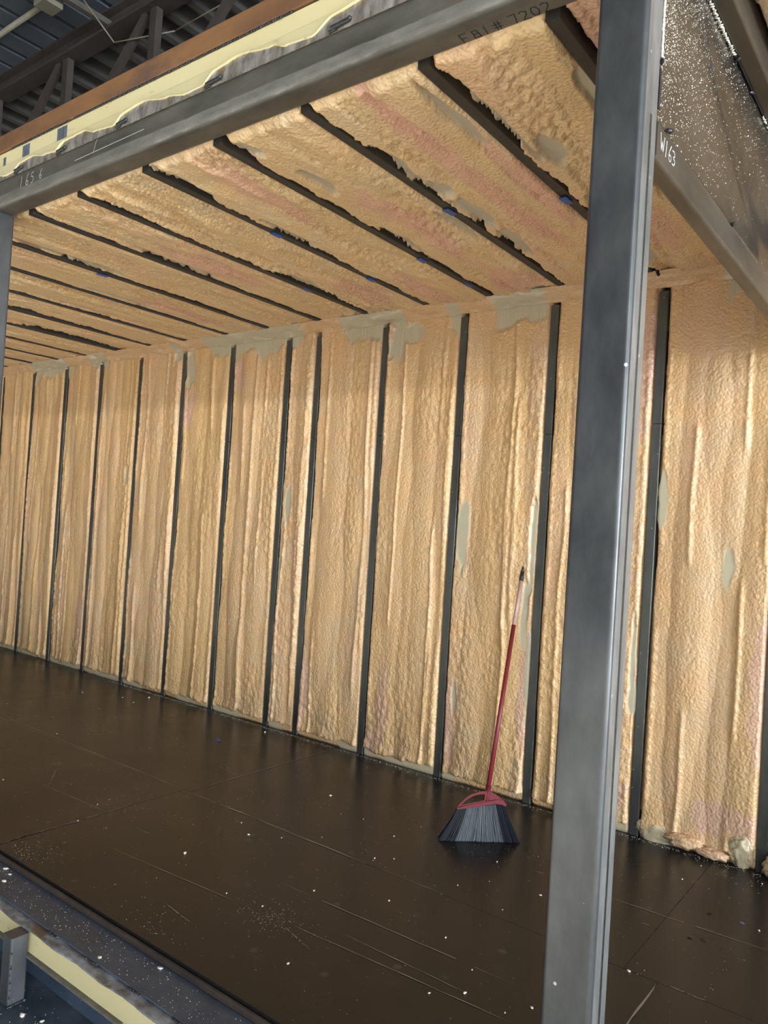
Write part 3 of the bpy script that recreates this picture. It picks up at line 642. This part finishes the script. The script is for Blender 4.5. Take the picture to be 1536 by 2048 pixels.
tag(obj('foam_bead', bm, WFOAM, sh, 80), 'white foam bead under the upper tube', kind='stuff')
bm = bmesh.new(); rod(bm, (-.6465, YF + .108, 2.60), (-.6465, YF + .108, 2.70), .0035, .003, 8); rock(bm, (-.646, YF + .110, 2.72), .006, .006, .010, 5)
for i, (y, z) in enumerate(((2.22, 3.088), (2.56, 3.089), (2.78, 3.089), (3.02, 3.089), (2.62, 2.580), (1.95, 2.585))): rock(bm, (-.645, y, z), .007, .014, .008, i + 20)
tag(obj('weld_bead', bm, BLACK, sh, 60), 'dark welds holding the sheet', kind='stuff')
ut = member('upper_tube', 1, (-.6455, -.587, YF + .106, YW - .03, 3.092, 3.30), .008, STEEL_Y, 'dark steel tube at the top right corner above the speckled sheet', 'beam')

# ================================================================ FLOOR EDGE
lg = empty('floor_edge_plate', (-4, 1.66, -.03)); tag(lg, 'black steel plate, sky blue painted into it, along the front edge of the floor, bottom left', 'plate')
bm = bmesh.new(); box(bm, -9.6, -.80, 1.588, 1.732, -.036, -.030, .0015, 2); obj('plate', bm, LEDGE, lg)
fb = empty('floor_beam', (-4, 1.57, -.2)); tag(fb, 'cream painted floor beam under the edge plate, with a burnt upper flange', 'beam')
bm = bmesh.new(); n = 300
xs_ = np.linspace(-9.6, -.8, n); pr = None
for i, x in enumerate(xs_):
    yo = 1.553 + .003 * math.sin(x * 23) + R(-.0015, .0015); zt = -.040 + .0015 * math.sin(x * 41)
    cur = [bm.verts.new(p) for p in ((x, 1.60, zt - .009), (x, yo, -.051), (x, yo - .001, zt - .003), (x, yo + .012, zt), (x, 1.592, zt + .001))]
    if pr:
        for k in range(4): bm.faces.new((pr[k], cur[k], cur[k + 1], pr[k + 1]))
    pr = cur
bmesh.ops.recalc_face_normals(bm, faces=bm.faces[:])
tag(obj('upper_flange', bm, SLAG, fb, 50), 'burnt silvery upper flange')
bm = bmesh.new(); box(bm, -9.6, -.8, 1.562, 1.60, -.134, -.0515, .001, 1); obj('web', bm, YEL, fb)
bm = bmesh.new(); tube_bar(bm, 0, -9.6, -.8, 1.545, 1.60, -.143, -.1345, .003, 3); tag(obj('lower_flange', bm, steel_mat('grey_flange', (.09, .085, .07, 1), (.20, .19, .15, 1), .5, None, sc=18), fb, 40), 'grey lower flange')
for i, x in enumerate((-2.63, -2.38, -2.13, -1.9)):
    bm = bmesh.new()
    for k in range(6): rock(bm, (x + k * .011, 1.586 + R(-.002, .002), -.035), .009, .006, .005, i * 10 + k)
    tag(obj('weld_bead', bm, BLACK, fb, 60), 'lumpy weld to the edge plate')
st = empty('support_stub', (-2.73, 1.5, -.3)); tag(st, 'short blue grey box section stub standing under the floor edge at the bottom left corner', 'post')
bm = bmesh.new(); tube_bar(bm, 2, -2.765, -2.700, 1.485, 1.552, -.298, -.052, .007, 4); obj('tube', bm, STEEL_P, st, 40)
bm = bmesh.new()
for k in range(9): rock(bm, (-2.70 + R(-.003, .004), 1.489 + R(-.003, .003), -.29 + k * .027), .003, .003, .009, k)
for k in range(12): rock(bm, (-2.698, 1.485 + k * .006, -.297), .007, .006, .006, 40 + k)
tag(obj('weld_bead', bm, BLACK, st, 60), 'shiny weld at the foot and corner')
# beams under the floor far edge so that the underside reads as a frame
bm = bmesh.new(); tube_bar(bm, 0, -9.6, -.8, 1.64, 1.75, -.30, -.10, .01, 3); tag(obj('base_rail', bm, LEDGE, None, 40), 'dark base rail on the shop floor beneath the floor edge', 'beam')

# ================================================================ HALL ROOF STEELWORK
tr = empty('roof_truss', (-8, 4.75, 6)); tag(tr, 'dark steel roof truss with a heavy top chord crossing the top left corner', 'truss')
bm = bmesh.new(); tube_bar(bm, 0, -30, 30, 4.63, 4.85, 6.80, 6.83, .004, 2); tube_bar(bm, 0, -30, 30, 4.72, 4.76, 6.83, 7.0, .004, 2); tube_bar(bm, 0, -30, 30, 4.63, 4.85, 7.0, 7.02, .004, 2); obj('top_chord', bm, TRUSS, tr)
bm = bmesh.new(); tube_bar(bm, 0, -30, 30, 4.66, 4.82, 5.55, 5.65, .004, 2); obj('bottom_chord', bm, TRUSS, tr)
for i in range(9):
    x = -12.12 + i * 1.70
    bm = bmesh.new(); box(bm, x - .055, x + .055, 4.70, 4.78, 5.64, 6.81); obj('web_post', bm, TRUSS, tr)
    bm = bmesh.new(); rod(bm, Vector((x + .25, 4.74, 5.66)), Vector((x + 1.55, 4.74, 6.81)), .05, None, 4); obj('web_diagonal', bm, TRUSS, tr)
for k, (y, z, s) in enumerate(((5.9, 6.9, .05), (7.3, 6.9, .05), (8.8, 6.9, .05), (10.5, 6.9, .06), (6.6, 6.0, .035))):
    bm = bmesh.new(); tube_bar(bm, 0, -30, 30, y, y + s, z, z + .11, .004, 2)
    tag(obj('roof_purlin', bm, TRUSS), ['dark roof purlin just behind the truss', 'dark roof purlin, second behind the truss', 'dark roof purlin, third behind the truss', 'dark roof purlin deepest in the hall', 'thin lower tie rail behind the truss'][k], 'purlin')
bm = bmesh.new(); rod(bm, (-7.86, 3.2, 6.92), (-7.86, 7.5, 6.92), .045, None, 4); tag(obj('cross_purlin', bm, PURL), 'brown purlin running away from the camera at the top left', 'purlin')
bm = bmesh.new(); rod(bm, (-11.6, 5.9, 6.88), (-9.0, 10.5, 6.88), .03, None, 4); tag(obj('wind_brace', bm, PURL), 'thin slanting brace under the far roof', 'brace')
bm = bmesh.new(); rod(bm, (-12.9, 5.9, 6.80), (-9.6, 7.4, 6.80), .03, None, 4); tag(obj('wind_brace', bm, PURL), 'thin slanting brace at the far left above the rusty channel', 'brace')
cn = empty('conduit', (-8.5, 4.1, 6.9)); tag(cn, 'pale conduit pipe with a junction box under the dark roof deck', 'conduit')
bm = bmesh.new(); rod(bm, (-12, 4.13, 6.92), (-8.05, 4.13, 6.92), .03, None, 10); obj('pipe', bm, PIPE, cn, 50)
bm = bmesh.new(); box(bm, -8.2, -7.98, 4.02, 4.24, 6.85, 6.98, .01, 2); obj('junction_box', bm, PIPE, cn)
bm = bmesh.new()
P_ = [Vector((-7.7, 4.3, 6.9)), Vector((-7.55, 4.6, 6.55)), Vector((-6.9, 4.9, 6.62)), Vector((-6.0, 5.0, 6.75)), Vector((-4.5, 5.0, 7.0))]
for a, b in zip(P_, P_[1:]): rod(bm, a, b, .008, None, 6)
tag(obj('hanging_wire', bm, PIPE, None, 60), 'thin wire strung below the roof truss', 'wire')

# ================================================================ BROOM
base = Vector((-1.868, 3.412, 0)); w = Vector((-.09955, .39410, .91366)); u = Vector((.77149, .61047, -.17926)); n_ = Vector((.62841, -.68703, .36481))
def bp(a, b, c=0): return base + u * a + w * b + n_ * c
br = empty('broom', tuple(base)); tag(br, 'red angle broom with grey and black bristles leaning against the foam wall', 'broom')
def slab(name, poly, t, mat, label=None, hole=None, bev=.003):
    bm = bmesh.new()
    f = [bm.verts.new(bp(a, b, -t / 2)) for a, b in poly]; k = [bm.verts.new(bp(a, b, t / 2)) for a, b in poly]
    m = len(poly)
    if hole:
        hf = [bm.verts.new(bp(a, b, -t / 2)) for a, b in hole]; hk = [bm.verts.new(bp(a, b, t / 2)) for a, b in hole]
        for i in range(m):
            j = (i + 1) % m
            bm.faces.new((f[i], f[j], hf[j], hf[i])); bm.faces.new((k[j], k[i], hk[i], hk[j]))
            bm.faces.new((f[i], k[i], k[j], f[j])); bm.faces.new((hf[j], hk[j], hk[i], hf[i]))
    else:
        bm.faces.new(f); bm.faces.new(k)
        for i in range(m): bm.faces.new((f[i], f[(i + 1) % m], k[(i + 1) % m], k[i]))
    bmesh.ops.recalc_face_normals(bm, faces=bm.faces[:])
    o = obj(name, bm, mat, br, 35)
    if label: o['label'] = label
    return o
# cap: arch frame with an open window on the left, solid gusset right
arch = [(-.1423, .1184), (-.132, .1400), (-.111, .1695), (-.085, .196), (-.0575, .2134), (-.030, .2265), (-.0095, .2322), (.014, .2345), (.0423, .2296), (.0793, .2125), (.095, .203), (.103, .1924), (.1054, .1860)]
band_lo = [(.1009, .1815), (.08, .1875), (.05, .1865), (.0012, .1675), (-.05, .1450), (-.10, .1280), (-.14, .1150)]
outer = [(-.1423, .1184), (-.132, .1400), (-.111, .1695), (-.085, .196), (-.0575, .2134), (-.030, .2265), (-.0045, .2330), (.0, .2), (-.0005, .181), (-.04, .164), (-.09, .145), (-.128, .132)]
inner = [(-.124, .1345), (-.118, .1450), (-.103, .1650), (-.0800, .1860), (-.0560, .2010), (-.0330, .2110), (-.0120, .2160), (-.0110, .198), (-.0105, .187), (-.042, .1730), (-.086, .1550), (-.116, .1410)]
slab('cap_arch', outer, .026, RED, None, inner)
slab('cap_gusset', [(-.004, .181), (-.004, .234), (.012, .236), (.0423, .2296), (.0793, .2125), (.103, .1940), (.100, .188), (.05, .198)], .018, RED)
slab('cap_band', [(-.1423, .1190), (-.09, .146), (-.04, .166), (-.0005, .183), (.05, .202), (.085, .2080), (.1054, .1900), (.1009, .1815), (.08, .1855), (.05, .1825), (.0012, .1655), (-.05, .1440), (-.10, .1270), (-.14, .1140)], .036, RED)
bm = bmesh.new(); rod(bm, bp(.003, .178), bp(.003, .262), .0155, .0135, 16); obj('socket', bm, RED, br, 40)
bm = bmesh.new(); rod(bm, bp(.003, .24), bp(.002, 1.122), .0118, None, 16); obj('handle', bm, REDD, br, 40)
bm = bmesh.new(); rod(bm, bp(.002, 1.121), bp(.004, 1.395), .0100, None, 16); rod(bm, bp(.002, 1.160), bp(.002, 1.168), .0112, None, 16); tag(obj('upper_handle', bm, PINKT, br, 40), 'faded pinkish upper tube with the film worn off')
bm = bmesh.new(); rod(bm, bp(.004, 1.385), bp(.004, 1.440), .0125, .0115, 16); rod(bm, bp(.004, 1.440), bp(.002, 1.474), .0112, .004, 16)
rod(bm, bp(.004, 1.400), bp(.004, 1.405), .0135, None, 16); tag(obj('hang_cap', bm, BLK, br, 40), 'black tapered tip')
def bristles(name, t0, t1, mat, count, seed, tufts=0):
    rr = random.Random(seed); bm = bmesh.new()
    for i in range(count):
        t = t0 + (t1 - t0) * (i + rr.random()) / count
        if tufts: t = t0 + (t1 - t0) * (int((t - t0) / (t1 - t0) * tufts) + .5 + (rr.random() - .5) * .62) / tufts
        t1_ = t + rr.uniform(-.006, .006) if tufts else t
        d = rr.uniform(-1, 1)
        a0 = -.135 + .233 * t; b0 = .122 + .062 * min(1, t * 1.15)
        a1 = (-.203 + .400 * t1_) + rr.uniform(-.004, .004); 
        c1 = d * .026; c0 = d * .013
        # foot on the floor: z = 0
        b1 = (-(u.z * a1) - n_.z * c1) / w.z + .001 + abs(rr.gauss(0, .0015))
        A = bp(a0, b0, c0); B = bp(a1, b1, c1); Mid = (A + B) / 2 + u * rr.uniform(-.003, .003) + u * (t - .5) * -.006
        r = .00085; prev = None
        for P0, rr_ in ((A, r), (Mid, r * 1.05), (B, r * .9)):
            tri = [bm.verts.new(P0 + u * rr_ * math.cos(k * 2.094) + n_ * rr_ * math.sin(k * 2.094)) for k in range(3)]
            if prev:
                for k in range(3): bm.faces.new((prev[k], prev[(k + 1) % 3], tri[(k + 1) % 3], tri[k]))
            prev = tri
    # a few splayed hairs
    for i in range(10):
        t = t0 + (t1 - t0) * rr.random(); a1 = (-.203 + .40 * t); sgn = -1 if t < .5 else 1
        A = bp(-.135 + .233 * t, .13 + .05 * t, 0); B = bp(a1 + sgn * rr.uniform(.0, .022), .01 - u.z * a1 / w.z + rr.uniform(0, .02), rr.uniform(-.02, .02))
        rod(bm, A, B, .0004, None, 3, False)
    o = obj(name, bm, mat, br); tag(o, None, None, None, 'stuff'); return o
tag(bristles('bristles', .19, .80, GREYB, 1500, 1, 19), 'grey middle bristles')
tag(bristles('bristles', .0, .19, BLKB, 620, 2), 'black left bristles')
tag(bristles('bristles', .80, 1.0, BLKB, 620, 3), 'black right bristles')
slab('bristle_core', [(-.13, .12), (.095, .18), (.18, .055), (-.185, -.012)], .012, BLKB, 'dark inner bristles')

# ================================================================ DEBRIS
big = [(-2.747, 2.295, .010, 'three lobed foam crumb on the floor at lower left'), (-2.70, 2.637, .0075, 'flattish foam crumb on the floor near the long pale scratch'), (-1.063, 2.357, .0065, 'oval foam crumb on the floor just left of the foreground post'), (-1.265, 2.274, .0075, 'angular foam crumb on the floor left of the foreground post'), (-1.353, 2.191, .0055, 'round foam crumb on the floor at the lower middle'), (-2.777, 3.326, .008, 'oval foam crumb on the floor in the middle of the room'), (-3.931, 3.936, .010, 'oval foam crumb close to the foot of the wall left of centre'), (-5.262, 3.918, .012, 'foam crumb by the wall foot far left'), (-1.807, 1.994, .006, 'foam crumb near the front edge of the floor'), (-.898, 2.792, .008, 'foam crumb on the floor right of the foreground post'), (-1.385, 3.093, .006, 'foam crumb directly beside the left side of the post')]
def crumb(x, y, s, z, label, seed, group=None, mat=CRUMB, flatk=.45):
    bm = bmesh.new(); rock(bm, (x, y, z + s * flatk * .8), s, s * .65, s * flatk, seed, 2)
    o = obj('foam_crumb', bm, mat, None, 80); tag(o, label, 'debris', group); return o
for i, (x, y, s, l) in enumerate(big): crumb(x, y, s, 0, l, i)
small = [(-2.335, 2.179), (-2.156, 2.207), (-2.434, 2.871), (-2.565, 2.726), (-1.116, 2.274), (-1.499, 2.521), (-1.317, 2.408), (-1.822, 2.597), (-2.194, 3.136), (-1.444, 2.865), (-1.681, 3.25), (-2.042, 2.93), (-2.097, 2.444), (-2.109, 2.87), (-1.69, 2.917), (-2.167, 3.334), (-.975, 3.709), (-.95, 3.93), (-.602, 3.455), (-.684, 3.937), (-5.21, 3.735), (-5.401, 3.764), (-4.788, 2.849), (-3.392, 2.16), (-3.517, 2.345), (-5.736, 3.613), (-4.169, 2.18), (-2.832, 2.712)]
proto = crumb(0, 0, .0048, 0, 'small cream foam crumb lying loose on the dark plywood floor', 77, 'small foam crumbs on the floor')
proto.location = (small[0][0], small[0][1], 0)
for x, y in small[1:]:
    o = proto.copy(); C.objects.link(o); k = R(.75, 1.3); o.location = (x, y, 0); o.scale = (k, k, k); o.rotation_euler = (0, 0, 0)
for i, (x, y, s, l) in enumerate([(-2.139, 1.712, .011, 'oval foam crumb on the black edge plate, nearest the camera'), (-2.342, 1.612, .009, 'foam crumb at the outer rim of the edge plate'), (-3.2, 1.712, .013, 'largest foam crumb on the edge plate at the left border'), (-3.141, 1.70, .009, 'second foam crumb on the edge plate at the left border'), (-3.10, 1.655, .012, 'flat elongated foam crumb on the edge plate at the left border')]): crumb(x, y, s, -.030, l, 30 + i, None, CRUMB, .3)
for i, (x, y, s, l) in enumerate([(-2.62, 1.50, .013, 'foam crumb on the shop floor right of the stub'), (-2.54, 1.53, .009, 'second foam crumb on the shop floor under the floor beam')]): crumb(x, y, s, -.30, l, 50 + i)
crumb(-2.10, 1.545, .009, -.128, 'foam crumb lying on the lower flange of the cream floor beam', 60)
o = crumb(-2.38, 1.50, .022, -.30, 'tan knotty foam chunk on the shop floor below the cream floor beam', 61, None, flat('tan_chunk', (.42, .33, .2), .8), .6)
def shard(name, x, y, s, mat, label, seed):
    bm = bmesh.new(); rr = random.Random(seed)
    pts = [(math.cos(t) * s * rr.uniform(.5, 1.1), math.sin(t) * s * .55 * rr.uniform(.5, 1.1)) for t in np.linspace(0, 5.4, 7)]
    vs = [bm.verts.new((x + p[0], y + p[1], .001 + rr.uniform(0, .4) * s)) for p in pts]; bm.faces.new(vs); bmesh.ops.solidify(bm, geom=bm.faces[:], thickness=.0015)
    tag(obj(name, bm, mat), label, 'debris')
shard('tape_scrap', -3.982, 3.551, .028, BLUE, 'crumpled dark blue tape scrap lying on the floor', 1)
shard('plastic_bit', -.666, 3.467, .014, flat('blue_grey_plastic', (.10, .14, .22), .4), 'blue grey plastic bit on the floor right of the post', 2)
for i, (x, y) in enumerate(((-.799, 3.198), (-.756, 3.214), (-.793, 3.461))):
    shard('dark_flake', x, y, .013, SHARD, ['black flake on the floor right of the post, leftmost of two side by side', 'black flake on the floor right of the post, right one of two side by side', 'black flake on the floor nearest the wall'][i], 10 + i)
# bits caught on the broom
bm = bmesh.new(); rock(bm, bp(-.005, .022, -.034), .008, .006, .006, 3, 2); rock(bm, bp(.014, .016, -.034), .006, .004, .007, 4, 2); rock(bm, bp(.006, .026, -.034), .006, .004, .003, 5, 2)
tag(obj('foam_crumb', bm, CRUMB, None, 80), 'white foam crumb stuck in the broom bristles', 'debris')
# dust
bm = bmesh.new(); rr = random.Random(11)
def speck(x, y, z, s):
    c = Vector((x, y, z)); v = [bm.verts.new(c + Vector(k) * s) for k in ((1, 0, 0), (0, 1, 0), (-1, 0, 0), (0, -1, 0), (0, 0, .8))]
    for i in range(4): bm.faces.new((v[i], v[(i + 1) % 4], v[4]))
for i in range(1500): speck(rr.uniform(-6.5, -.3), rr.uniform(1.78, 4.03), .0012, .0010 * rr.uniform(.5, 1.7) * (1.9 if rr.random() < .06 else 1))
for (cx, cy, s, k) in ((-2.07, 2.17, .09, 190), (-3.2, 1.81, .09, 150), (-2.3, 1.83, .10, 60), (-.72, 3.88, .08, 70), (-3.4, 2.45, .15, 60), (-1.85, 3.3, .15, 60)):
    for i in range(k): 
        y = rr.gauss(cy, s * .7)
        if 1.77 < y < 4.03: speck(rr.gauss(cx, s), y, .0012, .0010 * rr.uniform(.4, 1.5))
for i in range(1400): x = rr.uniform(-6, -.7); speck(x, YW - .026 - abs(rr.gauss(0, .018)), .0012, .0012 * rr.uniform(.5, 1.8))
for i in range(500): speck(rr.uniform(-3.6, -1.2), rr.uniform(1.60, 1.72), -.0295, .0010 * rr.uniform(.5, 1.8))
for i in range(400): speck(rr.uniform(-3.2, -1.8), rr.uniform(1.0, 1.6), -.2990, .0012 * rr.uniform(.5, 1.8))
tag(obj('foam_dust', bm, CRUMB), 'fine pale foam dust scattered over the dark floor', 'dust', None, 'stuff')
